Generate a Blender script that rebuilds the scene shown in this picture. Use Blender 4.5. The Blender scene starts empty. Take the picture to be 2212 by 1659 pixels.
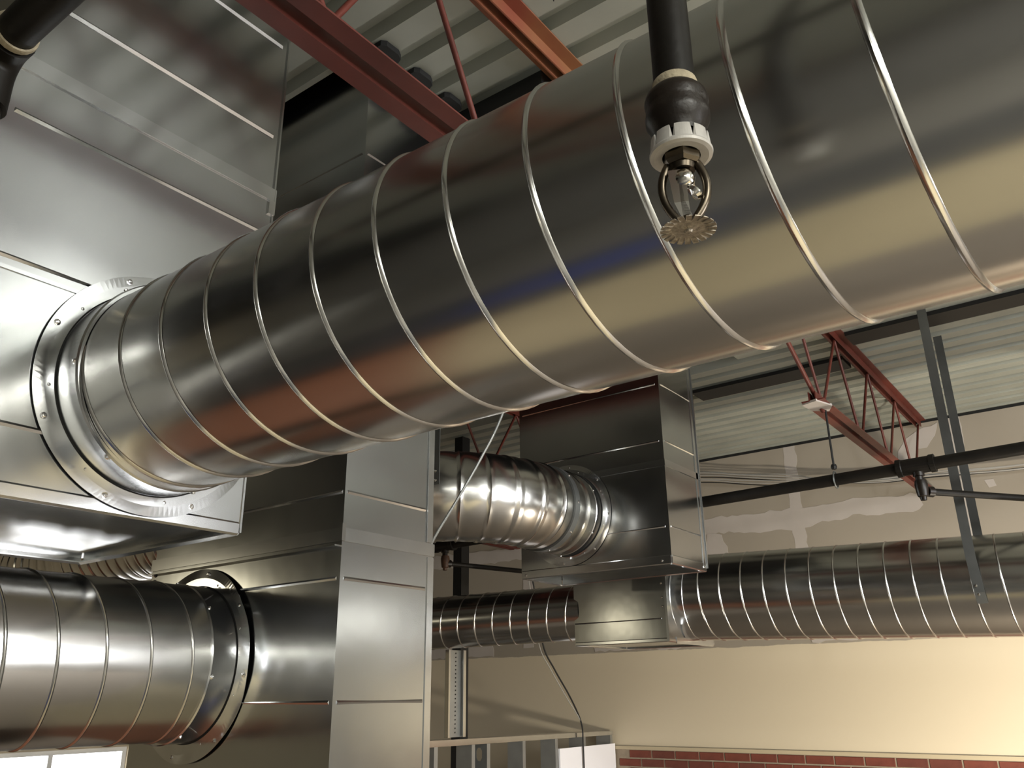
import bpy, math, random
from math import sin, cos, pi, radians, sqrt, atan2
from mathutils import Vector, Matrix
random.seed(7)
V = Vector
scene = bpy.context.scene
COL = scene.collection

# ------------------------------------------------------------------ camera
YAW, PITCH, ROLL = radians(36.498), radians(20.382), radians(-0.673)
F_PX = 1809.24
cy_, sy_, cp_, sp_ = cos(YAW), sin(YAW), cos(PITCH), sin(PITCH)
fw = V((-sy_*cp_, cy_*cp_, sp_)); rt = V((cy_, sy_, 0)); up = rt.cross(fw)
r2 = cos(ROLL)*rt + sin(ROLL)*up; u2 = -sin(ROLL)*rt + cos(ROLL)*up
cam = bpy.data.cameras.new('camera'); cam_o = bpy.data.objects.new('camera', cam); COL.objects.link(cam_o)
cam_o.matrix_world = Matrix(((r2.x, u2.x, -fw.x, 0), (r2.y, u2.y, -fw.y, 0), (r2.z, u2.z, -fw.z, 1.6), (0, 0, 0, 1)))
cam.sensor_width = 36; cam.lens = F_PX/2212*36; cam.clip_start = 0.02; cam.clip_end = 60
scene.camera = cam_o

# ------------------------------------------------------------------ world, lights, exposure
world = bpy.data.worlds.new('world'); scene.world = world; world.use_nodes = True
world.node_tree.nodes['Background'].inputs[0].default_value = (0.75, 0.85, 1.0, 1)
world.node_tree.nodes['Background'].inputs[1].default_value = 0.3
vs = scene.view_settings
vs.view_transform = 'Standard'; vs.look = 'None'; vs.gamma = 1; vs.use_curve_mapping = False
vs.exposure = 0.65
scene.cycles.max_bounces = 10
scene.cycles.sample_clamp_indirect = 6

def area(name, loc, target, sx, sy, power, col):
    l = bpy.data.lights.new(name, 'AREA'); l.shape = 'RECTANGLE'; l.size = sx; l.size_y = sy
    l.energy = power; l.color = col
    o = bpy.data.objects.new(name, l); COL.objects.link(o); o.location = loc
    o.rotation_euler = (V(target) - V(loc)).to_track_quat('-Z', 'Y').to_euler()
    return o
# daylight through the right-hand and left-hand windows
area('window_light_right', (4.3, 2.7, 2.1), (-2, 2.7, 2.0), 2.8, 2.0, 75, (0.97, 0.98, 1.0))
# floodlight on the floor aimed at the back wall (its housing is built further down)
FLOOD = (0.5, 4.5, 0.50); FLOOD_T = (-1.6, 6.79, 1.15)
area('flood_light', FLOOD, FLOOD_T, 0.30, 0.20, 72, (1.0, 0.91, 0.75))
# fluorescent fixtures (x, y, z, power), all outside the picture; the last one hangs low on rods
FIX = [(2.9, -2.6, 3.2, 95), (2.9, -0.4, 3.2, 110), (2.3, 5.0, 2.25, 18)]
for i_, (fx, fy, fz, pw) in enumerate(FIX):
    area('fixture_light', (fx, fy, fz-0.03), (fx, fy, 0), 2.4, 1.1 if i_ < 2 else 0.5, pw, (0.98, 0.97, 0.88))
# unseen fill spot added to light the floor at the left, outside the picture
dn_ = bpy.data.lights.new('floor_fill', 'SPOT'); dn_.energy = 140; dn_.color = (1.0, 0.95, 0.86); dn_.spot_size = radians(75); dn_.spot_blend = 0.4; dn_.shadow_soft_size = 0.06
DN = (-3.9, 1.25, 3.42); do_ = bpy.data.objects.new('floor_fill', dn_); COL.objects.link(do_); do_.location = DN
do_.rotation_euler = (V((-3.7, 0.9, 0))-V(DN)).to_track_quat('-Z', 'Y').to_euler()
# bare construction lamps (x, y, z, power, colour, radius), outside the picture
LAMPS = [(1.9, 2.05, 3.1, 95, (0.98, 0.99, 0.97), 0.13), (-5.55, -0.8, 2.32, 5, (1.0, 0.90, 0.64), 0.08)]
for i_, (fx, fy, fz, pw, c_, rr_) in enumerate(LAMPS):
    l_ = bpy.data.lights.new('lamp_light', 'POINT'); l_.energy = pw; l_.color = c_; l_.shadow_soft_size = rr_
    o_ = bpy.data.objects.new('lamp_light', l_); COL.objects.link(o_); o_.location = (fx, fy, fz)

# ------------------------------------------------------------------ materials
def mat(name, base, rough=0.5, metal=0.0, noise=0.0, nscale=5.0, bump=0.0, bscale=20.0, rvar=0.0, base2=None,
        spangle=0.0, emis=None, stretch=None, spec=None):
    m = bpy.data.materials.new(name); m.use_nodes = True
    nt = m.node_tree; N = nt.nodes; L = nt.links; b = N['Principled BSDF']
    b.inputs['Base Color'].default_value = (*base, 1); b.inputs['Roughness'].default_value = rough
    b.inputs['Metallic'].default_value = metal
    if spec is not None: b.inputs['Specular IOR Level'].default_value = spec
    tc = N.new('ShaderNodeTexCoord'); vec = tc.outputs['Object']
    if stretch:
        mp = N.new('ShaderNodeMapping'); mp.inputs['Scale'].default_value = stretch
        L.new(vec, mp.inputs[0]); vec = mp.outputs[0]
    nz = None
    if noise or rvar or base2:
        nz = N.new('ShaderNodeTexNoise'); nz.inputs['Scale'].default_value = nscale; nz.inputs['Detail'].default_value = 5
        L.new(vec, nz.inputs['Vector'])
        mix = N.new('ShaderNodeMix'); mix.data_type = 'RGBA'
        c2 = base2 if base2 else tuple(max(0, c*(1-noise)) for c in base)
        mix.inputs[6].default_value = (*base, 1); mix.inputs[7].default_value = (*c2, 1)
        rmp = N.new('ShaderNodeMapRange'); rmp.inputs[1].default_value = 0.28; rmp.inputs[2].default_value = 0.72
        L.new(nz.outputs['Fac'], rmp.inputs[0]); L.new(rmp.outputs[0], mix.inputs[0])
        out = mix.outputs[2]
        if spangle:
            vo = N.new('ShaderNodeTexVoronoi'); vo.inputs['Scale'].default_value = 70
            L.new(tc.outputs['Object'], vo.inputs['Vector'])
            mr = N.new('ShaderNodeMapRange'); mr.inputs[3].default_value = 1-spangle; mr.inputs[4].default_value = 1
            sep = N.new('ShaderNodeSeparateColor'); L.new(vo.outputs['Color'], sep.inputs[0]); L.new(sep.outputs[0], mr.inputs[0])
            mu = N.new('ShaderNodeMix'); mu.data_type = 'RGBA'; mu.blend_type = 'MULTIPLY'; mu.inputs[0].default_value = 1
            L.new(out, mu.inputs[6]); L.new(mr.outputs[0], mu.inputs[7]); out = mu.outputs[2]
        L.new(out, b.inputs['Base Color'])
    if rvar:
        n2 = N.new('ShaderNodeTexNoise'); n2.inputs['Scale'].default_value = nscale*1.7; n2.inputs['Detail'].default_value = 6
        L.new(vec, n2.inputs['Vector'])
        mr = N.new('ShaderNodeMapRange'); mr.inputs[1].default_value = 0.3; mr.inputs[2].default_value = 0.7
        mr.inputs[3].default_value = max(0.02, rough-rvar); mr.inputs[4].default_value = rough+rvar
        L.new(n2.outputs['Fac'], mr.inputs[0]); L.new(mr.outputs[0], b.inputs['Roughness'])
    if bump:
        n3 = N.new('ShaderNodeTexNoise'); n3.inputs['Scale'].default_value = bscale; n3.inputs['Detail'].default_value = 3
        L.new(vec, n3.inputs['Vector'])
        bp = N.new('ShaderNodeBump'); bp.inputs['Strength'].default_value = 1.0; bp.inputs['Distance'].default_value = bump
        L.new(n3.outputs['Fac'], bp.inputs['Height']); L.new(bp.outputs[0], b.inputs['Normal'])
    if emis:
        b.inputs['Emission Color'].default_value = (*emis[0], 1); b.inputs['Emission Strength'].default_value = emis[1]
    return m

M = {}
M['galv'] = mat('galvanized_sheet', (0.58, 0.59, 0.59), 0.185, 1.0, noise=0.06, nscale=3.0, rvar=0.015, bump=0.0014, bscale=3.0)
M['spiral'] = mat('galvanized_spiral', (0.52, 0.515, 0.50), 0.22, 1.0, noise=0.05, nscale=4.0, rvar=0.02, bump=0.0007, bscale=4)
M['seam'] = mat('galvanized_seam', (0.66, 0.65, 0.63), 0.20, 1.0)
M['bright'] = mat('bright_zinc', (0.72, 0.73, 0.74), 0.18, 1.0, noise=0.1, nscale=12)
M['stud'] = mat('stud_steel', (0.40, 0.41, 0.40), 0.45, 0.75, noise=0.15, nscale=9)
M['screw'] = mat('zinc_screw', (0.75, 0.75, 0.76), 0.15, 1.0)
M['deck'] = mat('roof_deck', (0.40, 0.415, 0.365), 0.5, 0.15, noise=0.22, nscale=2.5, rvar=0.1)
M['void'] = mat('black_void', (0.006, 0.006, 0.006), 0.8)
M['black'] = mat('black_steel', (0.006, 0.006, 0.006), 0.55, 0.0, noise=0.3, nscale=8)
M['red'] = mat('red_primer', (0.135, 0.028, 0.018), 0.5, 0.0, noise=0.35, nscale=7, bump=0.0005, bscale=40)
M['rust'] = mat('rusty_primer', (0.20, 0.04, 0.025), 0.55, 0.0, base2=(0.24, 0.11, 0.045), nscale=4)
M['pipe'] = mat('black_pipe', (0.011, 0.009, 0.007), 0.48, 0.0, noise=0.5, nscale=14, bump=0.0003, bscale=120, spec=0.25)
M['iron'] = mat('cast_iron', (0.017, 0.012, 0.009), 0.36, 0.0, noise=0.5, nscale=40, bump=0.0004, bscale=160, spec=0.35)
M['rustpipe'] = mat('rusty_fitting', (0.085, 0.04, 0.022), 0.5, 0.1, noise=0.5, nscale=30, bump=0.001, bscale=60)
M['sealant'] = mat('thread_sealant', (0.42, 0.36, 0.25), 0.8, 0, noise=0.3, nscale=120, bump=0.001, bscale=300)
M['brass'] = mat('aged_brass', (0.15, 0.125, 0.095), 0.28, 1.0, noise=0.5, nscale=40)
M['chrome'] = mat('chrome', (0.70, 0.68, 0.64), 0.14, 1.0)
M['escut'] = mat('white_escutcheon', (0.55, 0.53, 0.50), 0.35, 0.1, noise=0.25, nscale=60)
M['deflector'] = mat('dusty_deflector', (0.46, 0.40, 0.32), 0.42, 0.6, noise=0.6, nscale=260, bump=0.001, bscale=300)
M['mud'] = mat('joint_compound', (0.50, 0.455, 0.42), 0.85, 0, noise=0.10, nscale=5)
M['board'] = mat('white_board', (0.88, 0.875, 0.93), 0.6)
M['brick'] = mat('red_brick', (0.20, 0.052, 0.032), 0.85, 0, noise=0.4, nscale=9, bump=0.002, bscale=60)
M['brick2'] = mat('dark_red_brick', (0.16, 0.045, 0.030), 0.85, 0, noise=0.35, nscale=9, bump=0.002, bscale=60)
M['mortar'] = mat('mortar', (0.33, 0.27, 0.20), 0.9, 0, noise=0.2, nscale=30, bump=0.002, bscale=80)
M['beige'] = mat('beige_paint', (0.52, 0.44, 0.30), 0.6, 0, noise=0.05, nscale=2)
M['taupe'] = mat('taupe_wall', (0.19, 0.185, 0.17), 0.7, 0, noise=0.2, nscale=1)
M['floor'] = mat('concrete_floor', (0.26, 0.245, 0.22), 0.5, 0, noise=0.3, nscale=0.8)
M['tan'] = mat('tan_floor_paper', (0.52, 0.43, 0.27), 0.6, 0, noise=0.2, nscale=1.2)
M['orange'] = mat('orange_brown_floor', (0.30, 0.115, 0.06), 0.6, 0, noise=0.35, nscale=1.2)
M['dark'] = mat('shaded_floor', (0.085, 0.085, 0.085), 0.7, 0, noise=0.3, nscale=2)  # floor tone darkened to stand for the photographer's shade
M['brown'] = mat('brown_floor', (0.28, 0.235, 0.19), 0.6, 0, noise=0.3, nscale=1)
M['bluet'] = mat('blue_tarp', (0.06, 0.09, 0.34), 0.5, 0, noise=0.2, nscale=4)
M['cable_w'] = mat('grey_cable', (0.38, 0.37, 0.35), 0.5)
M['cable_k'] = mat('black_cable', (0.02, 0.02, 0.02), 0.5)
M['glow'] = mat('daylight_glass', (0.9, 0.9, 0.9), 0.3, 0, emis=((1, 1, 1), 4))
M['greyw'] = mat('grey_white_wall', (0.46, 0.455, 0.43), 0.7, 0, noise=0.15, nscale=1.5)
M['white'] = mat('white_frame', (0.8, 0.8, 0.78), 0.5)
M['strap'] = mat('strap_steel', (0.20, 0.21, 0.21), 0.42, 0.8, noise=0.2, nscale=10)

# drywall with beige paint below a rough line at 1.945 m
m = bpy.data.materials.new('drywall_half_painted'); m.use_nodes = True; M['wall'] = m
nt = m.node_tree; N = nt.nodes; L = nt.links; b = N['Principled BSDF']; b.inputs['Roughness'].default_value = 0.75
tc = N.new('ShaderNodeTexCoord'); sep = N.new('ShaderNodeSeparateXYZ'); L.new(tc.outputs['Object'], sep.inputs[0])
nz = N.new('ShaderNodeTexNoise'); nz.inputs['Scale'].default_value = 7; nz.inputs['Detail'].default_value = 4; L.new(tc.outputs['Object'], nz.inputs['Vector'])
ma = N.new('ShaderNodeMath'); ma.operation = 'MULTIPLY_ADD'; ma.inputs[1].default_value = 0.03; L.new(nz.outputs['Fac'], ma.inputs[0]); L.new(sep.outputs['Z'], ma.inputs[2])
gt = N.new('ShaderNodeMapRange'); gt.inputs[1].default_value = 1.957; gt.inputs[2].default_value = 1.962; L.new(ma.outputs[0], gt.inputs[0])
n2 = N.new('ShaderNodeTexNoise'); n2.inputs['Scale'].default_value = 1.6; n2.inputs['Detail'].default_value = 5; L.new(tc.outputs['Object'], n2.inputs['Vector'])
dm = N.new('ShaderNodeMix'); dm.data_type = 'RGBA'; dm.inputs[6].default_value = (0.37, 0.325, 0.265, 1); dm.inputs[7].default_value = (0.31, 0.275, 0.225, 1); L.new(n2.outputs['Fac'], dm.inputs[0])
mx = N.new('ShaderNodeMix'); mx.data_type = 'RGBA'; mx.inputs[6].default_value = (0.66, 0.575, 0.43, 1); L.new(dm.outputs[2], mx.inputs[7]); L.new(gt.outputs[0], mx.inputs[0])
L.new(mx.outputs[2], b.inputs['Base Color'])

# ------------------------------------------------------------------ mesh helpers
class MB:
    def __init__(s): s.v = []; s.f = []; s.sm = []
    def add(s, vs_, fs, smooth=False):
        o = len(s.v); s.v += [tuple(p) for p in vs_]; s.f += [tuple(i+o for i in f) for f in fs]; s.sm += [smooth]*len(fs); return s
    def box(s, x0, x1, y0, y1, z0, z1):
        return s.add([(x0,y0,z0),(x1,y0,z0),(x1,y1,z0),(x0,y1,z0),(x0,y0,z1),(x1,y0,z1),(x1,y1,z1),(x0,y1,z1)],
                     [(0,3,2,1),(4,5,6,7),(0,1,5,4),(1,2,6,5),(2,3,7,6),(3,0,4,7)])
    def prism(s, poly, d):           # planar polygon extruded by vector d
        n = len(poly); d = V(d); a = [V(p) for p in poly]
        return s.add(a+[p+d for p in a], [tuple(range(n-1,-1,-1)), tuple(range(n, 2*n))]+[(i,(i+1)%n,(i+1)%n+n,i+n) for i in range(n)])
    def sweep(s, pts, radii, seg=12, caps=True, smooth=True, flat=1.0, upv=None, closed=False):
        pts = [V(p) for p in pts]; n = len(pts)
        if not hasattr(radii, '__len__'): radii = [radii]*n
        rings = []; ref = None
        for i in range(n):
            if closed: t = (pts[(i+1)%n]-pts[i-1]).normalized()
            else: t = (pts[min(i+1, n-1)]-pts[max(i-1, 0)]).normalized()
            if ref is None:
                ref = V(upv) if upv else (V((0,0,1)) if abs(t.z) < 0.9 else V((1,0,0)))
            a = (ref - t*ref.dot(t)).normalized(); c = t.cross(a); ref = a
            rings.append([pts[i]+(a*cos(2*pi*k/seg)*flat+c*sin(2*pi*k/seg))*radii[i] for k in range(seg)])
        vs_ = [p for r in rings for p in r]; fs = []
        for i in range(n if closed else n-1):
            j = (i+1) % n
            for k in range(seg):
                k2 = (k+1) % seg
                fs.append((i*seg+k, i*seg+k2, j*seg+k2, j*seg+k))
        s.add(vs_, fs, smooth)
        if caps and not closed:
            o = len(s.v)-len(vs_)
            s.f.append(tuple(o+k for k in range(seg-1, -1, -1))); s.sm.append(False)
            s.f.append(tuple(o+(n-1)*seg+k for k in range(seg))); s.sm.append(False)
        return s
    def cyl(s, p, q, r, seg=16, caps=True): return s.sweep([p, q], r, seg, caps)
    def lathe(s, p, axis, prof, seg=24, smooth=True, close=False):   # prof: (distance along axis, radius)
        p = V(p); ax = V(axis).normalized(); ref = V((0,0,1)) if abs(ax.z) < 0.9 else V((1,0,0))
        a = (ref-ax*ref.dot(ax)).normalized(); c = ax.cross(a)
        vs_ = [p+ax*h+(a*cos(2*pi*k/seg)+c*sin(2*pi*k/seg))*r for h, r in prof for k in range(seg)]
        fs = []; n = len(prof)
        for i in range(n if close else n-1):
            j = (i+1) % n
            for k in range(seg):
                k2 = (k+1) % seg; fs.append((i*seg+k, i*seg+k2, j*seg+k2, j*seg+k))
        return s.add(vs_, fs, smooth)
    def grid(s, o, u, v, nu, nv, amp, nrm, smooth=True):   # panel slightly bowed along nrm
        o, u, v, nrm = V(o), V(u), V(v), V(nrm)
        vs_ = [o+u*(i/nu)+v*(j/nv)+nrm*(amp*sin(pi*i/nu)*sin(pi*j/nv)) for j in range(nv+1) for i in range(nu+1)]
        fs = [(j*(nu+1)+i, j*(nu+1)+i+1, (j+1)*(nu+1)+i+1, (j+1)*(nu+1)+i) for j in range(nv) for i in range(nu)]
        return s.add(vs_, fs, smooth)
    def build(s, name, material, parent=None, stuff=False):
        me = bpy.data.meshes.new(name); me.from_pydata(s.v, [], s.f); me.update()
        me.polygons.foreach_set('use_smooth', s.sm); me.materials.append(material)
        if any(s.sm): me.set_sharp_from_angle(angle=radians(38))
        o = bpy.data.objects.new(name, me); COL.objects.link(o)
        if parent is not None: attach(o, parent)
        if stuff: o['kind'] = 'stuff'
        return o

def attach(o, parent):
    o.parent = parent
    o.matrix_parent_inverse = Matrix.Translation(-wloc(parent))
def wloc(o):
    l = V(o.location); p = o.parent
    if p is not None and o.type == 'EMPTY': l = wloc(p)
    return l if o.type == 'EMPTY' else (V((0,0,0)))
def tag(o, label, cat, group=None):
    o['label'] = label; o['category'] = cat
    if group: o['group'] = group
    return o
def thing(name, label, cat, loc, group=None):
    o = bpy.data.objects.new(name, None); COL.objects.link(o); o.location = loc; o.empty_display_size = 0.05
    return tag(o, label, cat, group)
def struct(o): o['kind'] = 'structure'; return o

def screw(parent, p, n, r=0.0045, name='screw'):
    n = V(n).normalized(); k = r
    mb = MB(); mb.lathe(V(p)-n*0.0005, n, [(0, k*1.5), (0.0012, k*1.5), (0.0016, k), (0.0045, k*0.95), (0.0052, k*0.5), (0.0052, 0.0002)], 8, False)
    return mb.build(name, M['screw'], parent)

# ------------------------------------------------------------------ spiral ducts
def spiral_duct(root, p, q, r, pitch, phase, hand=1, seg=96, name='duct_wall', mseam='seam', sr=0.0042, sref=None):
    """straight spiral duct from p to q with its rope seam"""
    p, q = V(p), V(q); ax = (q-p).normalized(); Ln = (q-p).length
    n = max(2, int(Ln/0.12))
    wall = MB(); pts = [p+(q-p)*(i/n) for i in range(n+1)]
    wall.sweep(pts, r, seg, caps=False)
    # inner skin so that the open ends have thickness
    w = wall.build(name, M['spiral'], root)
    ref = V((0,0,1)); a = (ref-ax*ref.dot(ax)).normalized(); c = ax.cross(a)
    # local frame: b0 = horizontal perpendicular, a = up
    hx = [] ; t = 0.0; steps = 64
    tot = int(Ln/pitch*steps)
    pr = []
    for i in range(-steps, tot+steps):
        d = phase + pitch*i/steps
        if d < 0.004 or d > Ln-0.004: continue
        th = hand*2*pi*i/steps
        pr.append((d, th))
    vs_, fs = [], []
    prof = [(-sr*1.25, -0.0008), (-sr*0.75, sr*0.55), (0, sr*0.85), (sr*0.75, sr*0.55), (sr*1.25, -0.0008)]
    for d, th in pr:
        rad = a*sin(th)+c*cos(th)
        for (da, dr) in prof: vs_.append(p+ax*(d+da)+rad*(r+dr))
    k = len(prof)
    for i in range(len(pr)-1):
        for j in range(k-1): fs.append((i*k+j, i*k+j+1, (i+1)*k+j+1, (i+1)*k+j))
    s = MB(); s.add(vs_, fs, True); s.build('spiral_seam', M[mseam], root)

def flange(root, c, ax, r_in, r_out, collar, nbolt=8, phase=0.3, gap=0.006, nscrew=6, bump=0.0015):
    """flat mounting ring plus the collar that carries the duct; ax points away from the box"""
    c, ax = V(c), V(ax).normalized()
    seg = 144; ref = V((0,0,1)); a = (ref-ax*ref.dot(ax)).normalized(); b_ = ax.cross(a)
    vs_, fs = [], []
    for k in range(seg):
        th = 2*pi*k/seg; d = a*sin(th)+b_*cos(th)
        w = gap + bump*0.45*sin(nbolt*th+1.0) + bump*0.7*sin(3*th)
        for rr, h in ((r_in, 0.004), (r_in, gap+0.002), ((r_in+r_out)/2, gap+0.002), (r_out, w+0.0015), (r_out, w), (r_in, gap)):
            vs_.append(c+ax*h+d*rr)
    n = 6
    for k in range(seg):
        k2 = (k+1) % seg
        for j in range(n): fs.append((k*n+j, k*n+(j+1) % n, k2*n+(j+1) % n, k2*n+j))
    ring_ = MB().add(vs_, fs, False).build('mounting_ring', M['bright'], root)
    MB().lathe(c+ax*(gap+0.0022), ax, [(0, r_in+0.0032), (0.0006, r_in+0.0032), (0.0006, r_in+0.0002), (0, r_in+0.0002)], seg, False, True).build('dark_gap', M['void'], root)
    mb = MB(); mb.lathe(c, ax, [(0.0, r_in), (collar-0.004, r_in), (collar, r_in+0.003), (collar+0.004, r_in), (collar+0.004, r_in-0.006)], seg)
    col_ = mb.build('collar', M['bright'], root)
    for k in range(nbolt):
        th = phase+2*pi*k/nbolt; d = a*sin(th)+b_*cos(th)
        screw(ring_, c+ax*(gap+0.002)+d*(r_in+(r_out-r_in)*0.72), ax, 0.0045, 'flange_screw')
        th += 0.25; d = a*sin(th)+b_*cos(th)
        mb = MB(); mb.lathe(c+ax*(gap+0.0018)+d*(r_in+(r_out-r_in)*0.3), ax, [(0, 0.004), (0.001, 0.0032), (0.0013, 0.0003)], 8)
        mb.build('rivet', M['screw'], ring_)
    for k in range(nscrew):
        th = phase+0.5+2*pi*k/nscrew; d = a*sin(th)+b_*cos(th)
        screw(col_, c+ax*(collar-0.006)+d*(r_in+0.002), d, 0.0045, 'collar_screw')

# ------------------------------------------------------------------ rectangular sheet metal boxes
def section(root, x0, x1, y0, y1, z0, z1, amp=0.002, bottom=False, name='section', top=False, m='galv'):
    mb = MB(); nu, nv = 14, 14
    A, B, C_, D = (x0,y0,z0), (x1,y0,z0), (x1,y1,z0), (x0,y1,z0); h = (0,0,z1-z0)
    mb.grid(A, (x1-x0,0,0), h, nu, nv, amp, (0,-1,0)); mb.grid(B, (0,y1-y0,0), h, nu, nv, amp, (1,0,0))
    mb.grid(C_, (x0-x1,0,0), h, nu, nv, amp, (0,1,0)); mb.grid(D, (0,y0-y1,0), h, nu, nv, amp, (-1,0,0))
    if bottom: mb.grid(A, (0,y1-y0,0), (x1-x0,0,0), nu, nv, amp*1.5, (0,0,1))
    if top: mb.grid((x0,y0,z1), (x1-x0,0,0), (0,y1-y0,0), 4, 4, 0, (0,0,1))
    return mb.build(name, M[m], root)
def bead_y(root, x, y0, y1, z, s=1, w=0.006, h=0.004):      # crease on a +X face running along Y
    mb = MB(); mb.prism([(x-0.0005*s, y0, z-w), (x+h*s, y0+0.008, z-w*0.2), (x+h*s, y0+0.008, z+w*0.2), (x-0.0005*s, y0, z+w)], (0, 1e-5, 0)) if False else None
    vs_ = [(x-0.0005, y0, z-w), (x-0.0005, y0, z+w), (x+h, y0+0.003, z), (x-0.0005, y1, z-w), (x-0.0005, y1, z+w), (x+h, y1-0.003, z)]
    mb.add(vs_, [(0,2,1), (3,4,5), (0,3,5,2), (1,2,5,4)], False)
    return mb.build('crease', M['bright'], root)
def bead_x(root, y, x0, x1, z, w=0.006, h=0.004):           # crease on a -Y face running along X
    mb = MB()
    vs_ = [(x0, y+0.0005, z-w), (x0, y+0.0005, z+w), (x0+0.003, y-h, z), (x1, y+0.0005, z-w), (x1, y+0.0005, z+w), (x1-0.003, y-h, z)]
    mb.add(vs_, [(0,1,2), (3,5,4), (0,2,5,3), (1,4,5,2)], False)
    return mb.build('crease', M['bright'], root)
def band(root, x0, x1, y0, y1, z0, z1, t=0.004, name='joint_cleat', m='bright'):   # raised band round the box
    mb = MB()
    mb.box(x0-t, x1+t, y0-t, y0-0.0005, z0, z1); mb.box(x0-t, x1+t, y1+0.0005, y1+t, z0, z1)
    mb.box(x0-t, x0-0.0005, y0, y1, z0, z1); mb.box(x1+0.0005, x1+t, y0, y1, z0, z1)
    return mb.build(name, M[m], root)
def lips(root, x0, x1, y0, y1, z, d=0.03, w=0.028):          # turned-in flanges round the open bottom edge
    for k, (a, b_) in enumerate((((x0, y0), (x1, y0)), ((x1, y0), (x1, y1)), ((x1, y1), (x0, y1)), ((x0, y1), (x0, y0)))):
        a, b_ = V((*a, 0)), V((*b_, 0)); t = (b_-a).normalized(); n = V((-t.y, t.x, 0))   # n points inward
        sec = [(0, 0.012), (-0.0025, 0.008), (-0.0025, -d), (0.003, -d-0.004), (w*0.5, -d-0.001), (w*0.5, -d+0.002), (0.001, -d+0.001)]
        g = 0.004
        vs_ = [(a+t*g)+n*u+V((0,0,z+h)) for u, h in sec]+[(b_-t*g)+n*u+V((0,0,z+h)) for u, h in sec]
        m_ = len(sec)
        fs = [(i, (i+1) % m_, (i+1) % m_+m_, i+m_) for i in range(m_)]+[tuple(range(m_-1,-1,-1)), tuple(range(m_, 2*m_))]
        MB().add(vs_, fs).build('bottom_lip', M['bright'], root)

# ================================================================== SETTING
ZD = 3.54; YW = 6.787
XL, XR, YB = -8.0, 4.4, -5.0
mb = MB(); mb.box(XL-0.1, XR+0.1, YB-0.1, YW+0.1, -0.1, 0.0); fl_ = struct(mb.build('floor', M['floor']))
for q, m_ in (((-2.3, XR, -0.15, 1.45), 'tan'), ((XL, -2.31, -0.3, 1.9), 'orange'), ((-5.0, XR, -1.35, -0.16), 'dark'), ((-6.0, XR, 1.46, YW), 'brown')):  # the dark zone has the photographer's shade in its colour
    MB().box(q[0], q[1], q[2], q[3], 0.0, 0.003).build('floor_zone', M[m_], fl_)
mb = MB(); mb.grid((-2.4, -1.1, 0.012), (1.1, 0, 0), (0, 0.5, 0), 10, 6, 0.02, (0, 0, 1)); tag(mb.build('folded_tarp', M['bluet']), 'blue tarp lying flat on the shaded floor zone below the duct', 'tarp')

wall = struct(MB().box(XL, XR, YW, YW+0.12, 0.0, 3.62).build('wall_back', M['wall']))
struct(MB().box(XR, XR+0.12, YB, YW, 0.0, 1.0).box(XR, XR+0.12, YB, YW, 3.2, 3.62).box(XR, XR+0.12, YB, 1.2, 1.0, 3.2).box(XR, XR+0.12, 4.2, YW, 1.0, 3.2).build('wall_right', M['greyw']))
struct(MB().box(XL-0.12, XL, YB, 3.3, 0.0, 3.62).box(XL-0.12, XL, 4.70, YW, 0.0, 3.62).box(XL-0.12, XL, 3.3, 4.70, 1.19, 3.62).box(XL-0.12, XL, 3.3, 4.70, 0.0, 0.82).build('wall_left', M['beige']))
struct(MB().box(XL, XR, YB-0.12, YB, 0.0, 3.62).build('wall_front', M['taupe']))
def window(n, panes, frames, mglass='glow'):
    f = MB()
    for q in frames: f.box(*q)
    fo = struct(f.build('window_%d' % n, M['white']))
    for q in panes: MB().box(*q).build('pane', M[mglass], fo)
window(1, [(XL-0.07, XL-0.06, 3.34+i*0.68, 3.34+i*0.68+0.64, 0.86, 1.15) for i in range(2)],
       [(XL-0.10, XL-0.03, 3.3, 4.7, 0.82, 0.86), (XL-0.10, XL-0.03, 3.3, 4.7, 1.15, 1.19)]+[(XL-0.10, XL-0.03, 3.3+i*0.68, 3.3+i*0.68+0.04, 0.86, 1.15) for i in range(3)])
window(2, [(XR+0.06, XR+0.07, 1.24+i*1.0, 1.24+i*1.0+0.95, 1.04, 3.16) for i in range(3)],
       [(XR+0.03, XR+0.10, 1.2, 4.2, 1.0, 1.04), (XR+0.03, XR+0.10, 1.2, 4.2, 3.16, 3.2)]+[(XR+0.03, XR+0.10, 1.19+i*1.0, 1.19+i*1.0+0.05, 1.04, 3.16) for i in range(4)])

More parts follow.
